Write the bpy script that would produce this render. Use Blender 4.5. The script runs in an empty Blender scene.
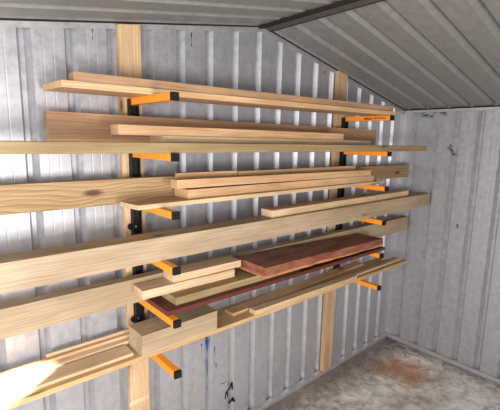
import bpy, bmesh, math, random
from mathutils import Vector, Matrix
random.seed(4)
SC = bpy.context.scene
COL = SC.collection

# ---------------------------------------------------------------- camera
def set_camera():
    cx, cy, cz, yaw, pitch, roll, f = -0.6812, -1.531, 0.8623, 0.7193, -0.1648, 0.0199, 390.59
    sy, c_y, sp, cp = math.sin(yaw), math.cos(yaw), math.sin(pitch), math.cos(pitch)
    fwd = Vector((sy*cp, c_y*cp, sp)); right = Vector((c_y, -sy, 0)); up = right.cross(fwd)
    r2 = right*math.cos(roll) + up*math.sin(roll)
    u2 = -right*math.sin(roll) + up*math.cos(roll)
    cam = bpy.data.cameras.new('camera'); o = bpy.data.objects.new('camera', cam); COL.objects.link(o)
    m = Matrix((r2, u2, -fwd)).transposed().to_4x4(); m.translation = Vector((cx, cy, cz))
    o.matrix_world = m
    cam.sensor_width = 36; cam.lens = f/500*36; cam.clip_start = 0.01
    SC.camera = o
set_camera()

# ---------------------------------------------------------------- world, lamps, exposure
w = bpy.data.worlds.new('world'); SC.world = w; w.use_nodes = True
bg = w.node_tree.nodes['Background']; bg.inputs['Color'].default_value = (0.80, 0.90, 1.0, 1); bg.inputs['Strength'].default_value = 0.15

def area(name, loc, target, sx, sy, power, color):
    l = bpy.data.lights.new(name, 'AREA'); l.shape = 'RECTANGLE'; l.size = sx; l.size_y = sy
    l.energy = power; l.color = color
    o = bpy.data.objects.new(name, l); COL.objects.link(o); o.location = loc
    o.rotation_euler = (Vector(target)-Vector(loc)).to_track_quat('-Z', 'Y').to_euler()
    return o
area('lamp_key', (-0.20, -2.60, 0.30), (0.2, 0, 0.5), 0.55, 0.55, 34, (1.0, 0.95, 0.90))
area('lamp_doorway', (-1.45, -1.60, 0.58), (-0.1, -.30, 0.25), 2.2, 0.85, 72, (0.92, 0.96, 1.0))
sl = bpy.data.lights.new('lamp_sunbeam', 'SPOT'); sl.energy = 800; sl.spot_size = math.radians(8.4); sl.spot_blend = 0.12
sl.shadow_soft_size = 0.01; sl.color = (1.0, 0.95, 0.88)
so = bpy.data.objects.new('lamp_sunbeam', sl); COL.objects.link(so); so.location = (-1.38, -0.50, 0.50)
so.rotation_euler = (Vector((-0.50, -0.135, 0.03))-Vector(so.location)).to_track_quat('-Z', 'Y').to_euler()

vs = SC.view_settings
SC.display_settings.display_device = 'sRGB'
vs.view_transform = 'Standard'; vs.look = 'None'; vs.gamma = 1; vs.use_curve_mapping = False
vs.exposure = 0.12

# ---------------------------------------------------------------- constants of the shed
ZF = -0.7146; XC = 2.193; XR = 0.7187; ZR = 1.4249; ZC = 1.1117
SL_R = (ZR-ZC)/(XC-XR); SL_L = 0.172
XL = -1.6; YN = -3.4
def roof_z(x): return ZR - SL_R*(x-XR) if x > XR else ZR - SL_L*(XR-x)

# ---------------------------------------------------------------- materials
class NT:
    def __init__(s, name):
        s.m = bpy.data.materials.new(name); s.m.use_nodes = True
        s.t = s.m.node_tree; s.b = s.t.nodes['Principled BSDF']
    def n(s, kind, **kw):
        nd = s.t.nodes.new(kind)
        for k, v in kw.items(): setattr(nd, k, v)
        return nd
    def l(s, a, b): s.t.links.new(a, b)
    def coord(s, scale, which='Object', off=True):
        tc = s.n('ShaderNodeTexCoord'); mp = s.n('ShaderNodeMapping'); mp.inputs['Scale'].default_value = scale
        src = tc.outputs[which]
        if off:
            oi = s.n('ShaderNodeObjectInfo'); ml = s.n('ShaderNodeVectorMath', operation='MULTIPLY')
            cb = s.n('ShaderNodeCombineXYZ'); ad = s.n('ShaderNodeVectorMath', operation='ADD')
            ml.inputs[1].default_value = (7.3, 0.11, 0.17)
            for k in range(3): s.l(oi.outputs['Random'], cb.inputs[k])
            s.l(cb.outputs[0], ml.inputs[0]); s.l(src, ad.inputs[0]); s.l(ml.outputs[0], ad.inputs[1]); src = ad.outputs[0]
        s.l(src, mp.inputs['Vector']); return mp.outputs[0]
    def noise(s, vec, scale, detail=4, rough=.55, dist=0):
        nd = s.n('ShaderNodeTexNoise'); nd.inputs['Scale'].default_value = scale; nd.inputs['Detail'].default_value = detail
        nd.inputs['Roughness'].default_value = rough; nd.inputs['Distortion'].default_value = dist
        s.l(vec, nd.inputs['Vector']); return nd.outputs['Fac']
    def ramp(s, fac, *stops):
        r = s.n('ShaderNodeValToRGB'); e = r.color_ramp.elements
        e[0].position, e[0].color = stops[0][0], tuple(stops[0][1])+(1,)
        e[1].position, e[1].color = stops[-1][0], tuple(stops[-1][1])+(1,)
        for p, c in stops[1:-1]:
            x = e.new(p); x.color = tuple(c)+(1,)
        s.l(fac, r.inputs[0]); return r.outputs[0]
    def mix(s, a, b, fac, mode='MIX'):
        m = s.n('ShaderNodeMix', data_type='RGBA', blend_type=mode)
        for sock, v in ((m.inputs[0], fac), (m.inputs[6], a), (m.inputs[7], b)):
            if hasattr(v, 'links') or hasattr(v, 'is_linked'): s.l(v, sock)
            else: sock.default_value = v if not isinstance(v, tuple) else v+(1,)*(4-len(v))
        return m.outputs[2]
    def bump(s, h, strength, dist=.002):
        b = s.n('ShaderNodeBump'); b.inputs['Strength'].default_value = strength; b.inputs['Distance'].default_value = dist
        s.l(h, b.inputs['Height']); s.l(b.outputs[0], s.b.inputs['Normal'])

def wood(name, light, dark, ring=0.5, rings=38, fine=0.65, rough=.65, knots=True, knotcol=(.10, .045, .02)):
    w = NT(name)
    v = w.coord((0.10, 1, 1))
    wob = w.noise(w.coord((0.9, 3, 3)), 2.2, 2)
    ad = w.n('ShaderNodeVectorMath', operation='MULTIPLY_ADD'); cb = w.n('ShaderNodeCombineXYZ')
    for k in (1, 2): w.l(wob, cb.inputs[k])
    w.l(cb.outputs[0], ad.inputs[0]); ad.inputs[1].default_value = (0, .10, .07); w.l(v, ad.inputs[2])
    wv = w.n('ShaderNodeTexWave', wave_type='RINGS', rings_direction='X', wave_profile='SAW')
    wv.inputs['Scale'].default_value = rings; wv.inputs['Distortion'].default_value = 1.2; wv.inputs['Detail'].default_value = 1.5
    wv.inputs['Detail Scale'].default_value = 1.0
    w.l(ad.outputs[0], wv.inputs['Vector'])
    base = w.mix(light, dark, wv.outputs['Fac'])
    flat = w.mix(light, dark, 0.35)
    c = w.mix(flat, base, ring)
    fn = w.noise(w.coord((1.2, 60, 60)), 3.0, 5, .6)
    c = w.mix(c, w.ramp(fn, (.30, (.62, .56, .5)), (.62, (1.08, 1.06, 1.03))), fine, 'MULTIPLY')
    big = w.noise(w.coord((2.0, 8, 8)), 1.3, 3)
    c = w.mix(c, w.ramp(big, (.33, (.72, .64, .56)), (.66, (1.14, 1.13, 1.10))), .75, 'MULTIPLY')
    if knots:
        vo = w.n('ShaderNodeTexVoronoi'); vo.inputs['Scale'].default_value = 1.0; vo.inputs['Randomness'].default_value = 1.0
        w.l(w.coord((3.2, 9, 9)), vo.inputs['Vector'])
        c = w.mix(knotcol, c, w.ramp(vo.outputs['Distance'], (.06, (0, 0, 0)), (.15, (1, 1, 1))))
    w.l(c, w.b.inputs['Base Color']); w.b.inputs['Roughness'].default_value = rough
    w.b.inputs['Specular IOR Level'].default_value = .3
    w.bump(fn, .25, .001)
    return w.m
M = {}
M['pine'] = wood('pine_wood', (0.634, 0.431, 0.253), (0.475, 0.269, 0.127))
M['pale'] = wood('pale_pine_wood', (0.697, 0.539, 0.372), (0.586, 0.385, 0.214), ring=.5)
M['pink'] = wood('pinkish_softwood', (0.475, 0.301, 0.182), (0.333, 0.192, 0.110), ring=.4, rings=60, fine=.8, knots=False)
M['olive'] = wood('treated_pine_wood', (0.358, 0.265, 0.143), (0.247, 0.164, 0.078), ring=.4)
M['grain'] = wood('strongly_grained_treated_pine', (0.444, 0.308, 0.167), (0.238, 0.138, 0.064), ring=.75, rings=24)
M['grey'] = wood('weathered_pine_wood', (.48, .375, .255), (.345, .255, .165), ring=.5, rings=30)
M['stud'] = wood('stud_pine_wood', (0.618, 0.439, 0.269), (0.499, 0.323, 0.182), ring=.5)
M['red'] = wood('red_hardwood', (.27, .075, .04), (.13, .03, .02), ring=.45, fine=.7, rough=.5, knotcol=(.02, .008, .006))
M['darkred'] = wood('dark_red_hardwood', (.14, .034, .024), (.075, .018, .014), ring=.3, fine=.6, rough=.5, knots=False)
def red_slab():
    # rough-sawn face with dark blotches and an orange sapwood streak along its lower arris
    nt = [n for n in M['red'].node_tree.nodes if n.type == 'BSDF_PRINCIPLED'][0]
    w = NT.__new__(NT); w.m = M['red']; w.t = w.m.node_tree; w.b = nt
    old = nt.inputs['Base Color'].links[0].from_socket
    bl = w.noise(w.coord((2.5, 9, 9)), 2.0, 6, .7)
    c = w.mix(old, (.34, .15, .085), w.ramp(bl, (.42, (0, 0, 0)), (.62, (.75, .75, .75))))
    c = w.mix(c, (.05, .015, .012), w.ramp(bl, (.30, (.8, .8, .8)), (.40, (0, 0, 0))))
    sx = w.n('ShaderNodeSeparateXYZ'); w.l(w.coord((1, 1, 1), off=False), sx.inputs[0])
    ad = w.n('ShaderNodeMath', operation='MULTIPLY_ADD'); w.l(bl, ad.inputs[0]); ad.inputs[1].default_value = .07; w.l(sx.outputs[2], ad.inputs[2])
    c = w.mix(c, (.60, .27, .09), w.ramp(ad.outputs[0], (.036, (.8, .8, .8)), (.046, (0, 0, 0))))
    w.l(c, nt.inputs['Base Color'])
red_slab()
M['honey'] = wood('honey_pine_wood', (.62, .43, .22), (.46, .29, .13), ring=.5)

def metal(name, lo, hi, rough=.43, metallic=.60):
    w = NT(name)
    sp = w.noise(w.coord((1, 1, 1), off=False), 26, 4, .7)
    st = w.noise(w.coord((14, 14, .8), off=False), 2.2, 5, .65)
    c = w.ramp(sp, (.36, lo), (.64, hi))
    c = w.mix(c, w.ramp(st, (.28, (.86, .85, .86)), (.50, (1, 1, 1))), .5, 'MULTIPLY')
    sc = w.noise(w.coord((3, 3, 1.2), off=False), 5, 6, .75)
    c = w.mix(c, (.28, .23, .21), w.ramp(sc, (.71, (0, 0, 0)), (.82, (.45, .45, .45))))
    w.l(c, w.b.inputs['Base Color']); w.b.inputs['Metallic'].default_value = metallic
    w.l(w.ramp(sp, (.3, (rough-.08,)*3), (.7, (rough+.1,)*3)), w.b.inputs['Roughness'])
    return w.m
M['wall'] = metal('galvanised_wall_sheet', (.43, .415, .427), (.505, .487, .501))
M['trim'] = metal('galvanised_trim', (.45, .44, .44), (.55, .53, .53))
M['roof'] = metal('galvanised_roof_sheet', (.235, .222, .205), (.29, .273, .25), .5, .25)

def plain(name, col, rough=.5, metallic=0.0, var=.12, scale=30):
    w = NT(name)
    n = w.noise(w.coord((1, 1, 1)), scale, 3)
    c = w.ramp(n, (.3, tuple(max(0, x*(1-var)) for x in col)), (.7, tuple(x*(1+var) for x in col)))
    w.l(c, w.b.inputs['Base Color']); w.b.inputs['Roughness'].default_value = rough; w.b.inputs['Metallic'].default_value = metallic
    w.b.inputs['Specular IOR Level'].default_value = .2
    return w.m
M['orange'] = plain('orange_enamel', (.86, .27, .018), .42, var=.06)
M['black'] = plain('black_enamel', (.012, .011, .011), .5)
M['blackcap'] = plain('black_plastic', (.008, .007, .007), .6)
M['steel'] = plain('zinc_screw', (.7, .7, .7), .3, .8)
M['ink'] = plain('black_ink', (.02, .02, .025), .7)
M['blue'] = plain('blue_paint', (.03, .10, .30), .5)
M['beam'] = plain('brown_grey_beam', (.085, .07, .06), .6)
M['gap'] = plain('dark_gap_shade', (.02, .017, .015), .9)  # near-black colour standing in for shade inside the gaps

def floor_mat():
    w = NT('stained_concrete'); v = w.coord((1, 1, 1), off=False)
    a = w.noise(v, 3.2, 8, .62); b = w.noise(v, 14, 8, .7, .6); c3 = w.noise(v, 60, 4, .6)
    c = w.ramp(a, (.33, (.34, .29, .24)), (.44, (.60, .55, .50)), (.60, (.80, .76, .71)))
    c = w.mix(c, w.ramp(b, (.34, (.42, .38, .34)), (.55, (1.04, 1.02, 1))), .75, 'MULTIPLY')
    c = w.mix(c, w.ramp(c3, (.3, (.8, .8, .8)), (.6, (1.05, 1.05, 1.05))), .6, 'MULTIPLY')
    # dirt gathered beside the wall footings: a stain in the concrete
    sx = w.n('ShaderNodeSeparateXYZ'); w.l(v, sx.inputs[0])
    def mth(op, x, y):
        m = w.n('ShaderNodeMath', operation=op)
        for k, q in enumerate((x, y)):
            if hasattr(q, 'is_linked'): w.l(q, m.inputs[k])
            else: m.inputs[k].default_value = q
        return m.outputs[0]
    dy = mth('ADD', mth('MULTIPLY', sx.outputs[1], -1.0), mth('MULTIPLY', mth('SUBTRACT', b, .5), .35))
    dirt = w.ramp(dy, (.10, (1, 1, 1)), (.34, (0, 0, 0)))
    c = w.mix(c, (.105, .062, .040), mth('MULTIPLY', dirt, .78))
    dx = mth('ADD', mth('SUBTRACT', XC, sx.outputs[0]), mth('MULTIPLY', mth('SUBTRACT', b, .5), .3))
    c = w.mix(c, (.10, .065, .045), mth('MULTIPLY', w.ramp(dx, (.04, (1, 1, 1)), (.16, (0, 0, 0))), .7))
    # rust patch
    d = w.n('ShaderNodeVectorMath', operation='DISTANCE'); w.l(v, d.inputs[0]); d.inputs[1].default_value = (1.80, -.36, ZF)
    rd = mth('ADD', d.outputs['Value'], mth('MULTIPLY', mth('SUBTRACT', b, .5), .4))
    c = w.mix(c, (.40, .17, .07), mth('MULTIPLY', w.ramp(rd, (.08, (1, 1, 1)), (.24, (0, 0, 0))), .8))
    w.l(c, w.b.inputs['Base Color']); w.b.inputs['Roughness'].default_value = .8
    w.bump(b, .3, .004)
    return w.m
M['floor'] = floor_mat()

# ---------------------------------------------------------------- mesh helpers
def link(name, bm, mat, parent=None, smooth=False):
    me = bpy.data.meshes.new(name); bmesh.ops.recalc_face_normals(bm, faces=bm.faces[:]); bm.to_mesh(me); bm.free()
    me.materials.append(mat)
    for p in me.polygons: p.use_smooth = smooth
    o = bpy.data.objects.new(name, me); COL.objects.link(o)
    if parent: o.parent = parent
    return o
def hexa(bm, pts):
    v = [bm.verts.new(p) for p in pts]
    for f in ((0, 1, 2, 3), (4, 7, 6, 5), (0, 4, 5, 1), (1, 5, 6, 2), (2, 6, 7, 3), (3, 7, 4, 0)):
        bm.faces.new([v[i] for i in f])
    return v
def box(bm, x0, x1, y0, y1, z0, z1):
    return hexa(bm, [(x0, y0, z0), (x1, y0, z0), (x1, y1, z0), (x0, y1, z0), (x0, y0, z1), (x1, y0, z1), (x1, y1, z1), (x0, y1, z1)])
def bevel(bm, w, seg=2):
    bmesh.ops.recalc_face_normals(bm, faces=bm.faces[:])
    bmesh.ops.bevel(bm, geom=bm.edges[:], offset=w, segments=seg, affect='EDGES', profile=.6)
def cyl(bm, c, axis, r, h, seg=20):
    q = Vector((0, 0, 1)).rotation_difference(Vector(axis)).to_matrix().to_4x4()
    bmesh.ops.create_cone(bm, cap_ends=True, segments=seg, radius1=r, radius2=r, depth=h, matrix=Matrix.Translation(c) @ q)
def struct(o): o['kind'] = 'structure'; return o
def tag(o, label, cat, group=None):
    o['label'] = label; o['category'] = cat
    if group: o['group'] = group
    return o

# ---------------------------------------------------------------- shed: profiled sheets
PITCH = .1495; RD = .026
def profile(a, b, ribs, minor=True):
    """(position, depth) along a sheet; depth grows into the rib"""
    pts = [(a, 0.0)]
    for r in ribs:
        seg = [(r, 0), (r+.011, RD), (r+.027, RD), (r+.046, 0)]
        if minor:
            for k in (.078, .112):
                seg += [(r+k-.003, 0), (r+k, .0003), (r+k+.003, 0)]
        pts += [s for s in seg if a < s[0] < b]
    pts.append((b, 0.0)); pts.sort(key=lambda t: t[0]); return pts

def sheet(name, pts, fn_lo, fn_hi):
    bm = bmesh.new(); prev = None
    for p, d in pts:
        cur = (bm.verts.new(fn_lo(p, d)), bm.verts.new(fn_hi(p, d)))
        if prev: bm.faces.new((prev[0], cur[0], cur[1], prev[1]))
        prev = cur
    return bm
ribsA = [-.376+PITCH*k for k in range(-9, 18) if XL < -.376+PITCH*k < XC-.06]
pa = profile(XL, XC, ribsA); pa.append((XR, 0)); pa.sort(key=lambda t: t[0])
bm = sheet('wall_back', pa, lambda p, d: (p, d, ZF), lambda p, d: (p, d, roof_z(p)))
wall_back = struct(link('wall_back', bm, M['wall']))
md = wall_back.modifiers.new('thickness', 'SOLIDIFY'); md.thickness = .0012; md.offset = 1
ribsB = [-.106+.046-.149*k-.046-.015 for k in range(0, 24)]
pb = profile(YN, 0, sorted(ribsB))
bm = sheet('wall_right', pb, lambda p, d: (XC+d, p, ZF), lambda p, d: (XC+d, p, ZC))
wall_right = struct(link('wall_right', bm, M['wall']))
md = wall_right.modifiers.new('thickness', 'SOLIDIFY'); md.thickness = .0012; md.offset = 1

# roof: ribs run down the slope, one after another towards the viewer
ribsR = [-.005-.147*k-.046 for k in range(0, 23)]
RD = .030
pr = profile(YN, .02, sorted(ribsR)); RD = .026
bm = bmesh.new()
for side in (0, 1):
    prev = None
    for p, d in pr:
        xe = XC+.03 if side else XL
        cur = (bm.verts.new((XR, p, ZR+d)), bm.verts.new((xe, p, roof_z(xe)+d)))
        if prev: bm.faces.new((prev[0], cur[0], cur[1], prev[1]))
        prev = cur
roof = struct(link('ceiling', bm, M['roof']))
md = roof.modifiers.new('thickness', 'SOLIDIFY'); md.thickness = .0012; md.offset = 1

bm = bmesh.new(); box(bm, XL, XC+.02, YN, .02, ZF-.08, ZF)
struct(link('floor', bm, M['floor']))

def slope_strip(bm, x0, x1, ya, yb, drop0, drop1):
    z0, z1 = roof_z(x0), roof_z(x1)
    hexa(bm, [(x0, ya, z0-drop1), (x1, ya, z1-drop1), (x1, yb, z1-drop1), (x0, yb, z0-drop1),
              (x0, ya, z0-drop0), (x1, ya, z1-drop0), (x1, yb, z1-drop0), (x0, yb, z0-drop0)])
# flashing under the roof along the gable, with a dark strip above it painting the gap's shade
bm = bmesh.new(); slope_strip(bm, XL, XR, -.007, -.001, .004, .027); slope_strip(bm, XR, XC-.002, -.007, -.001, .004, .027)
struct(link('trim_1', bm, M['trim']))
bm = bmesh.new(); slope_strip(bm, XL, XR, -.012, -.0072, .0015, .007); slope_strip(bm, XR, XC-.002, -.012, -.0072, .0015, .007)
struct(link('gap_shade_1', bm, M['gap']))
# top rail of the right wall, and a dark strip for its shaded gap
bm = bmesh.new(); box(bm, XC-.010, XC-.001, YN, -.012, ZC-.026, ZC-.008); bevel(bm, .002)
struct(link('trim_3', bm, M['trim']))
bm = bmesh.new(); box(bm, XC-.014, XC-.001, YN, -.012, ZC-.0078, ZC-.001)
struct(link('gap_shade_2', bm, M['gap']))
# bottom channels
bm = bmesh.new(); box(bm, XL, XC-.001, -.034, -.001, ZF, ZF+.026); bevel(bm, .004)
struct(link('baseboard_back', bm, M['trim']))
bm = bmesh.new(); box(bm, XC-.034, XC-.001, YN, -.035, ZF, ZF+.026); bevel(bm, .004)
struct(link('baseboard_right', bm, M['trim']))
# folded corner post
bm = bmesh.new(); box(bm, XC-.030, XC-.001, -.006, -.001, ZF+.027, ZC-.03); box(bm, XC-.006, XC-.001, -.030, -.0062, ZF+.027, ZC-.03)
struct(link('trim_5', bm, M['trim']))
# ridge capping: folded steel under the ridge with dark strips painted in for the shaded gaps
bm = bmesh.new()
for x0, x1 in ((XR-.030, XR), (XR, XR+.038)):
    slope_strip(bm, x0, x1, YN, -.013, .006, .012)
struct(link('trim_6', bm, M['beam']))
bm = bmesh.new()
slope_strip(bm, XR-.036, XR-.030, YN, -.013, .001, .016); slope_strip(bm, XR-.012, XR-.008, YN, -.013, .0122, .0145)
slope_strip(bm, XR+.038, XR+.042, YN, -.013, .001, .014)
struct(link('gap_shade_3', bm, M['gap']))

# ---------------------------------------------------------------- marks on the walls
def ribbon(bm, pts, wd, to3):
    for (a, b) in zip(pts, pts[1:]):
        d = Vector((b[0]-a[0], b[1]-a[1])); 
        if d.length < 1e-6: continue
        n = Vector((-d.y, d.x)).normalized()*wd/2; e = d.normalized()*wd*.3
        q = [(a[0]+n.x-e.x, a[1]+n.y-e.y), (a[0]-n.x-e.x, a[1]-n.y-e.y), (b[0]-n.x+e.x, b[1]-n.y+e.y), (b[0]+n.x+e.x, b[1]+n.y+e.y)]
        hexa(bm, [to3(u, v, .0004) for u, v in q] + [to3(u, v, .0012) for u, v in q])
toA = lambda u, v, h: (u, -h, v)
toB = lambda u, v, h: (XC-h, u, v)
LET = {'S': [[(.9, .9), (.4, 1), (.1, .8), (.3, .55), (.8, .45), (.8, .1), (.1, 0)]],
       'm': [[(0, 0), (.1, .6), (.3, .5), (.4, 0)], [(.4, .4), (.65, .6), (.8, 0)]],
       'x': [[(0, .6), (.8, 0)], [(.1, -.1), (.9, .7)]],
       '5': [[(.8, 1), (.2, 1), (.1, .6), (.7, .5), (.8, .1), (.1, 0)]]}
def scribble(word, o, ux, uy, size):
    bm = bmesh.new()
    for k, ch in enumerate(word):
        for st in LET[ch]:
            pts = [(o[0]+size*((k*1.05+a)*ux[0]+b*uy[0]), o[1]+size*((k*1.05+a)*ux[1]+b*uy[1])) for a, b in st]
            ribbon(bm, pts, size*.17, toB)
    return bm
link('pen_mark', scribble('Smx', (-.135, 1.058), (-1, -.12), (0, 1), .031), M['ink'], wall_right)
link('pen_mark', scribble('5mx', (-.345, .845), (-.62, -.80), (-.75, .55), .028), M['ink'], wall_right)
bm = bmesh.new(); ribbon(bm, [(-.205, 1.088), (-.222, 1.093), (-.24, 1.084), (-.25, 1.09)], .005, toB); link('pen_mark', bm, M['ink'], wall_right)
bm = bmesh.new(); ribbon(bm, [(-.462, .300), (-.470, .305), (-.474, .290), (-.466, .282)], .006, toB); link('dark_mark', bm, M['ink'], wall_right)  # small dark hooked stroke on the sheet
M['rust'] = plain('rust_stain', (.20, .13, .10), .8, var=.4, scale=60)
bm = bmesh.new(); 
for yy, zz, rr_ in ((-.272, 1.079, .005), (-.281, 1.077, .007), (-.291, 1.080, .008), (-.300, 1.074, .010), (-.310, 1.078, .008), (-.306, 1.064, .006), (-.319, 1.070, .005), (-.322, 1.058, .004)):
    ring = [(yy+rr_*math.cos(a)*random.uniform(.8, 1.2), zz+rr_*math.sin(a)*random.uniform(.8, 1.2)) for a in [k*math.tau/10 for k in range(10)]]
    top = [bm.verts.new(toB(u, v, .0008)) for u, v in ring]; bot = [bm.verts.new(toB(u, v, .0002)) for u, v in ring]
    bm.faces.new(top); bm.faces.new(bot[::-1])
    for k in range(10): bm.faces.new((top[k], bot[k], bot[(k+1) % 10], top[(k+1) % 10]))
link('rust_stain', bm, M['rust'], wall_right)
def drip(name, x, z0, z1, w0, w1, mat):
    bm = bmesh.new(); n = 6
    L = [(x-(w0 if i < 3 else w1)*(.35+.3*math.sin(i*1.1+1))*(1 if i < n else .2), z0+(z1-z0)*i/n) for i in range(n+1)]
    R = [(2*x-a, b) for a, b in L]
    for i in range(n):
        q = [L[i], R[i], R[i+1], L[i+1]]
        hexa(bm, [toA(u, v, .0004) for u, v in q]+[toA(u, v, .0012) for u, v in q])
    return link(name, bm, mat, wall_back)
drip('paint_drip', .386, -.145, -.30, .016, .010, M['blue'])
drip('paint_drip', .384, -.12, -.165, .016, .010, M['ink'])
drip('paint_drip', .388, -.29, -.45, .005, .003, M['blue'])
drip('paint_drip', .433, -.20, -.31, .006, .004, M['blue'])
drip('paint_drip', .443, -.30, -.38, .006, .002, M['blue'])
drip('paint_drip', .352, -.16, -.20, .006, .002, M['ink'])
drip('pen_line', -.127, 1.255, 1.214, .004, .004, M['ink']); drip('pen_line', -.160, 1.255, 1.240, .003, .003, M['ink'])
drip('pen_line', .301, 1.318, 1.258, .005, .005, M['ink']); drip('pen_line', 1.226, 1.275, 1.217, .006, .005, M['ink'])
bm = bmesh.new()
ribbon(bm, [(.508, -.535), (.512, -.500), (.535, -.488), (.552, -.462), (.556, -.500)], .011, toA); ribbon(bm, [(.520, -.500), (.524, -.53)], .008, toA)
ribbon(bm, [(.535, -.575), (.56, -.560), (.57, -.58)], .016, toA)
ribbon(bm, [(.475, -.435), (.50, -.440), (.515, -.432)], .004, toA)
link('paint_splash', bm, M['ink'], wall_back)

# ---------------------------------------------------------------- studs
def stud(x0, x1, label):
    h = roof_z(x1)-.012-(ZF+.028)
    bm = bmesh.new()
    L = x1-x0; zb = ZF+.028; z0, z1 = roof_z(x0)-.014-zb, roof_z(x1)-.014-zb
    hexa(bm, [(0, -L/2, -.014), (0, L/2, -.014), (0, L/2, .014), (0, -L/2, .014),
              (z0, -L/2, -.014), (z1, L/2, -.014), (z1, L/2, .014), (z0, -L/2, .014)])
    bevel(bm, .0015, 1)
    o = link('wall_stud', bm, M['stud'])
    # local x up, local y -> world x, local z -> world -y
    o.matrix_world = Matrix(((0, 1, 0, (x0+x1)/2), (0, 0, 1, -.0215), (1, 0, 0, zb), (0, 0, 0, 1)))
    # local z -> +y keeps a right handed frame
    return tag(o, label, 'stud', 'upright timber studs')
stud(-.043, .047, 'upright pale timber stud behind the left black bracket rail')
stud(1.318, 1.408, 'upright pale timber stud behind the right black bracket rail, its foot on the floor edge')

# ---------------------------------------------------------------- bracket racks
YT = -.3708; HA = .0135
def tip_z(k): return 1.0-.2*k
def rack(x, label):
    t = bpy.data.objects.new('bracket_rack', None); COL.objects.link(t); t.location = (x, -.036, -.06)
    tag(t, label, 'rack', 'wall bracket racks')
    T = Vector((x, -.036, -.06))
    def loc(bm): bmesh.ops.translate(bm, verts=bm.verts[:], vec=-T); return bm
    bm = bmesh.new()
    # U-shaped channel open to the front
    z0, z1 = -.06, 1.010
    box(bm, x-.018, x+.018, -.040, -.0362, z0, z1)
    box(bm, x-.018, x-.0150, -.064, -.0402, z0, z1); box(bm, x+.0150, x+.018, -.064, -.0402, z0, z1)
    link('upright_channel', loc(bm), M['black'], t)
    for k in range(6):
        z = tip_z(k)
        bm = bmesh.new(); box(bm, x-HA, x+HA, YT+.012, -.041, z-HA, z+HA-.0005); bevel(bm, .002)
        a = link('arm', loc(bm), M['orange'], t)
        bm = bmesh.new(); box(bm, x-HA-.0006, x+HA+.0006, YT-.001, YT+.012, z-HA-.0006, z+HA-.0003); bevel(bm, .0015)
        link('end_cap', loc(bm), M['blackcap'], a)
    for z in (.900, .505, .104, -.045+.02):
        bm = bmesh.new(); cyl(bm, (x-.021, -.045, z), (0, 1, 0), .0135, .006); 
        link('fixing_lug', loc(bm), M['black'], t)
        bm = bmesh.new(); cyl(bm, (x-.001, -.044, z-.002), (0, 1, 0), .0055, .007, 12); 
        link('screw', loc(bm), M['steel'], t)
    return t
rack(0, 'left wall rack with black rail and six orange arms, ends capped black')
rr = rack(1.385, 'right wall rack with black rail and six orange arms, lettered on top arm')
# lettering on the side of the top right arm
def letters(body, size, shear, bold):
    c = bpy.data.curves.new('arm_lettering', 'FONT'); c.body = body; c.size = size; c.extrude = .0003; c.shear = shear; c.offset = bold
    c.align_x = 'LEFT'; c.align_y = 'CENTER'
    tmp = bpy.data.objects.new('tmp', c); COL.objects.link(tmp)
    dg = bpy.context.evaluated_depsgraph_get(); me = bpy.data.meshes.new_from_object(tmp.evaluated_get(dg))
    bpy.data.objects.remove(tmp); return me
arm0 = [o for o in rr.children if o.name.startswith('arm')][0]
for body, size, sh, bold, y in (('triton', .024, .25, .0006, -.190), ('MULTI RACK', .014, .2, .0003, -.256)):
    me = letters(body, size, sh, bold); me.materials.clear(); me.materials.append(M['ink'])
    o = bpy.data.objects.new('arm_lettering', me); COL.objects.link(o); o.parent = arm0
    # reads from the left: text x -> world -y, text y -> world z, normal -> world -x
    o.matrix_local = Matrix(((0, 0, -1, -HA-.0004), (-1, 0, 0, y+.036), (0, 1, 0, 1.06), (0, 0, 0, 1)))

# ---------------------------------------------------------------- timber
def board(name, label, cat, mat, fl, fr, z, t, wd, group=None, rough=0, skew=0, zr=None):
    """fl, fr: front lower corners (x, y) left and right; z underside; t height; wd depth towards the wall"""
    zr = z if zr is None else zr
    a = Vector((fl[0], fl[1], z)); b = Vector((fr[0], fr[1], zr)); ex = (b-a); L = ex.length; ex.normalize()
    ey = Vector((-ex.y, ex.x, 0)).normalized(); ez = ex.cross(ey)
    bm = bmesh.new()
    n = max(2, int(L/.06)) if rough else 1
    rnd = random.Random(name+label)
    rings = []
    for i in range(n+1):
        u = L*i/n-L/2
        j = lambda: rnd.uniform(-rough, rough)
        s0 = skew if i == 0 else 0
        rings.append([bm.verts.new(p) for p in ((u, j(), j()*.2), (u+s0, wd+j(), j()*.2), (u+s0, wd+j(), t+j()*.3), (u, j(), t+j()*.3))])
    for A, B in zip(rings, rings[1:]):
        for k in range(4): bm.faces.new((A[k], A[(k+1) % 4], B[(k+1) % 4], B[k]))
    bm.faces.new(rings[0]); bm.faces.new(rings[-1][::-1])
    if not rough: bevel(bm, .0016, 2)
    o = link(name, bm, M[mat])
    c = (a+b)/2
    m = Matrix((ex, ey, ez)).transposed().to_4x4(); m.translation = c
    o.matrix_world = m
    lv = math.ceil((1.0136-z)/.2-.001); lv = min(5, max(0, lv))
    return tag(o, label, cat, 'timber stored on the %s arms' % ('top', 'second', 'third', 'fourth', 'fifth', 'lowest')[lv])

Z1, Z2, Z3, Z4, Z5, Z6 = 1.0136, .8136, .6136, .4136, .2136, .0136
# top arms
board('timber_plank', 'long pale plank lying directly on the top arms, its left end cut at a skew', 'plank', 'pine', (-.30, -.20), (1.42, -.365), Z1, .022, .165, skew=-.03)
board('timber_plank', 'long pinkish plank lying on top of the highest pale plank', 'plank', 'pink', (-.262, -.195), (1.425, -.345), Z1+.0222, .030, .07)
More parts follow.
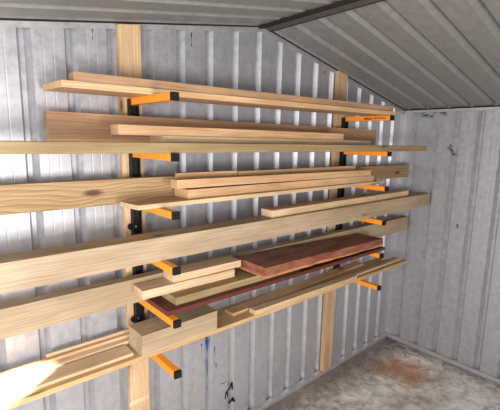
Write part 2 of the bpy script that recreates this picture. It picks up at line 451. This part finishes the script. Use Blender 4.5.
# second arms
board('timber_batten', 'long slim olive batten across the front of the second arms, running to the far corner', 'batten', 'olive', (-.78, -.352), (1.87, -.352), Z2, .034, .09)
board('timber_plank', 'broad reddish-brown plank standing on edge behind the second arms stack', 'plank', 'pink', (-.325, -.105), (1.66, -.105), Z2, .130, .035)
board('timber_batten', 'honey-coloured batten topmost in the second arms stack, before the broad brown plank', 'batten', 'pine', (-.150, -.262), (1.085, -.262), Z2+.034+.0234, .034, .068)
board('timber_batten', 'thin pale batten sandwiched between the olive and honey battens', 'batten', 'pale', (.005, -.275), (1.33, -.275), Z2+.0342, .023, .10)
# third arms
board('timber_plank', 'wide strongly grained plank standing on edge at the back of the third arms', 'plank', 'grain', (-.78, -.112), (2.13, -.112), Z3, .095, .04)
board('timber_board', 'thin pale board lowest on the third arms, its left end jutting past the left rack', 'board', 'pale', (-.095, -.272), (1.53, -.262), Z3, .017, .11, skew=-.015)
board('timber_batten', 'pine batten in the middle of the third arms stack, blunt left end showing', 'batten', 'pine', (.130, -.240), (1.43, -.250), Z3+.0172, .036, .108)
board('timber_batten', 'pine batten topmost at the front of the third arms, raised on a narrow gap', 'batten', 'pine', (.080, -.240), (1.395, -.250), Z3+.0172+.043, .034, .05, zr=Z3+.0172+.0365)
board('timber_offcut', 'short pine strip along the back of the third arms stack, left of the joint', 'offcut', 'pine', (.122, -.178), (.425, -.178), Z3+.0535, .060, .025)
board('timber_batten', 'long pine strip along the back of the third arms stack, right of the joint', 'batten', 'pine', (.433, -.178), (1.33, -.185), Z3+.0535, .056, .025)
# fourth arms
board('timber_beam', 'thick long weathered beam along the fourth arms from photo edge to corner', 'beam', 'grey', (-.78, -.270), (2.17, -.268), Z4, .090, .095)
board('timber_batten', 'light pine batten lying on top of the weathered beam, knot in left end', 'batten', 'pale', (.585, -.245), (1.93, -.225), Z4+.0903, .034, .075)
# fifth arms
board('timber_plank', 'wide olive-topped plank on edge behind the fifth arms, passing behind the red slab', 'plank', 'grey', (-.78, -.132), (2.14, -.132), Z5, .100, .045)
board('timber_board', 'thin dark red board lowest on the fifth arms', 'board', 'darkred', (-.012, -.318), (1.475, -.335), Z5, .018, .165, rough=0)
board('timber_batten', 'olive treated batten lying on the dark red board, under the red slab', 'batten', 'olive', (.040, -.290), (.740, -.295), Z5+.0183, .030, .115)
board('timber_offcut', 'short pale block of pine lower of the pair left of the red slab', 'offcut', 'pale', (-.065, -.229), (.365, -.243), Z5+.0487, .034, .088)
board('timber_offcut', 'short pale block of pine upper of the pair left of the red slab', 'offcut', 'pale', (.068, -.222), (.410, -.232), Z5+.0831, .031, .085)
board('timber_slab', 'thick rough-sawn red hardwood slab resting on the olive batten', 'slab', 'red', (.437, -.362), (1.47, -.318), Z5+.059, .046, .215, rough=.004, skew=.01, zr=Z5+.0225)
# lowest arms
board('timber_plank', 'long honey pine board along the front of the lowest arms, light front edge', 'plank', 'honey', (-.78, -.212), (1.955, -.248), Z6, .020, .105)
board('timber_board', 'narrow darker board behind the front honey board on the lowest arms', 'board', 'honey', (-.78, -.104), (1.84, -.140), Z6, .019, .064)
board('timber_board', 'thin flat pale board lying on the honey board left of the grey block', 'board', 'pale', (-.78, -.188), (-.095, -.198), Z6+.0203, .012, .075)
board('timber_strip', 'slim pine strip nearest the viewer of the strips beside the wall, bottom left', 'strip', 'pale', (-.78, -.098), (.22, -.105), Z6+.0203, .014, .025)
board('timber_strip', 'slim pine strip between two others beside the wall, bottom left', 'strip', 'pine', (-.78, -.071), (.24, -.078), Z6+.0203, .026, .018)
board('timber_strip', 'slim pine strip nearest the wall, shortest of the bottom left strips', 'strip', 'pale', (-.365, -.052), (.26, -.058), Z6+.0203, .036, .012)
board('timber_block', 'short stout grey-brown timber block standing on the lowest arms by the left rack', 'block', 'grey', (-.075, -.236), (.280, -.230), Z6+.0203, .088, .118)
board('timber_board', 'thin pale board second from front on the lowest arms, below the dark red board', 'board', 'pine', (.416, -.173), (1.60, -.115), Z6+.0203, .014, .062)
board('timber_batten', 'pale batten with a knot at the front of the lowest arms, right of the block', 'batten', 'pale', (.505, -.230), (1.33, -.246), Z6+.0203, .022, .045)
board('timber_strip', 'thin pale strip continuing right of the knotted batten to the far corner', 'strip', 'pale', (1.34, -.212), (1.93, -.212), Z6+.0203, .010, .030)
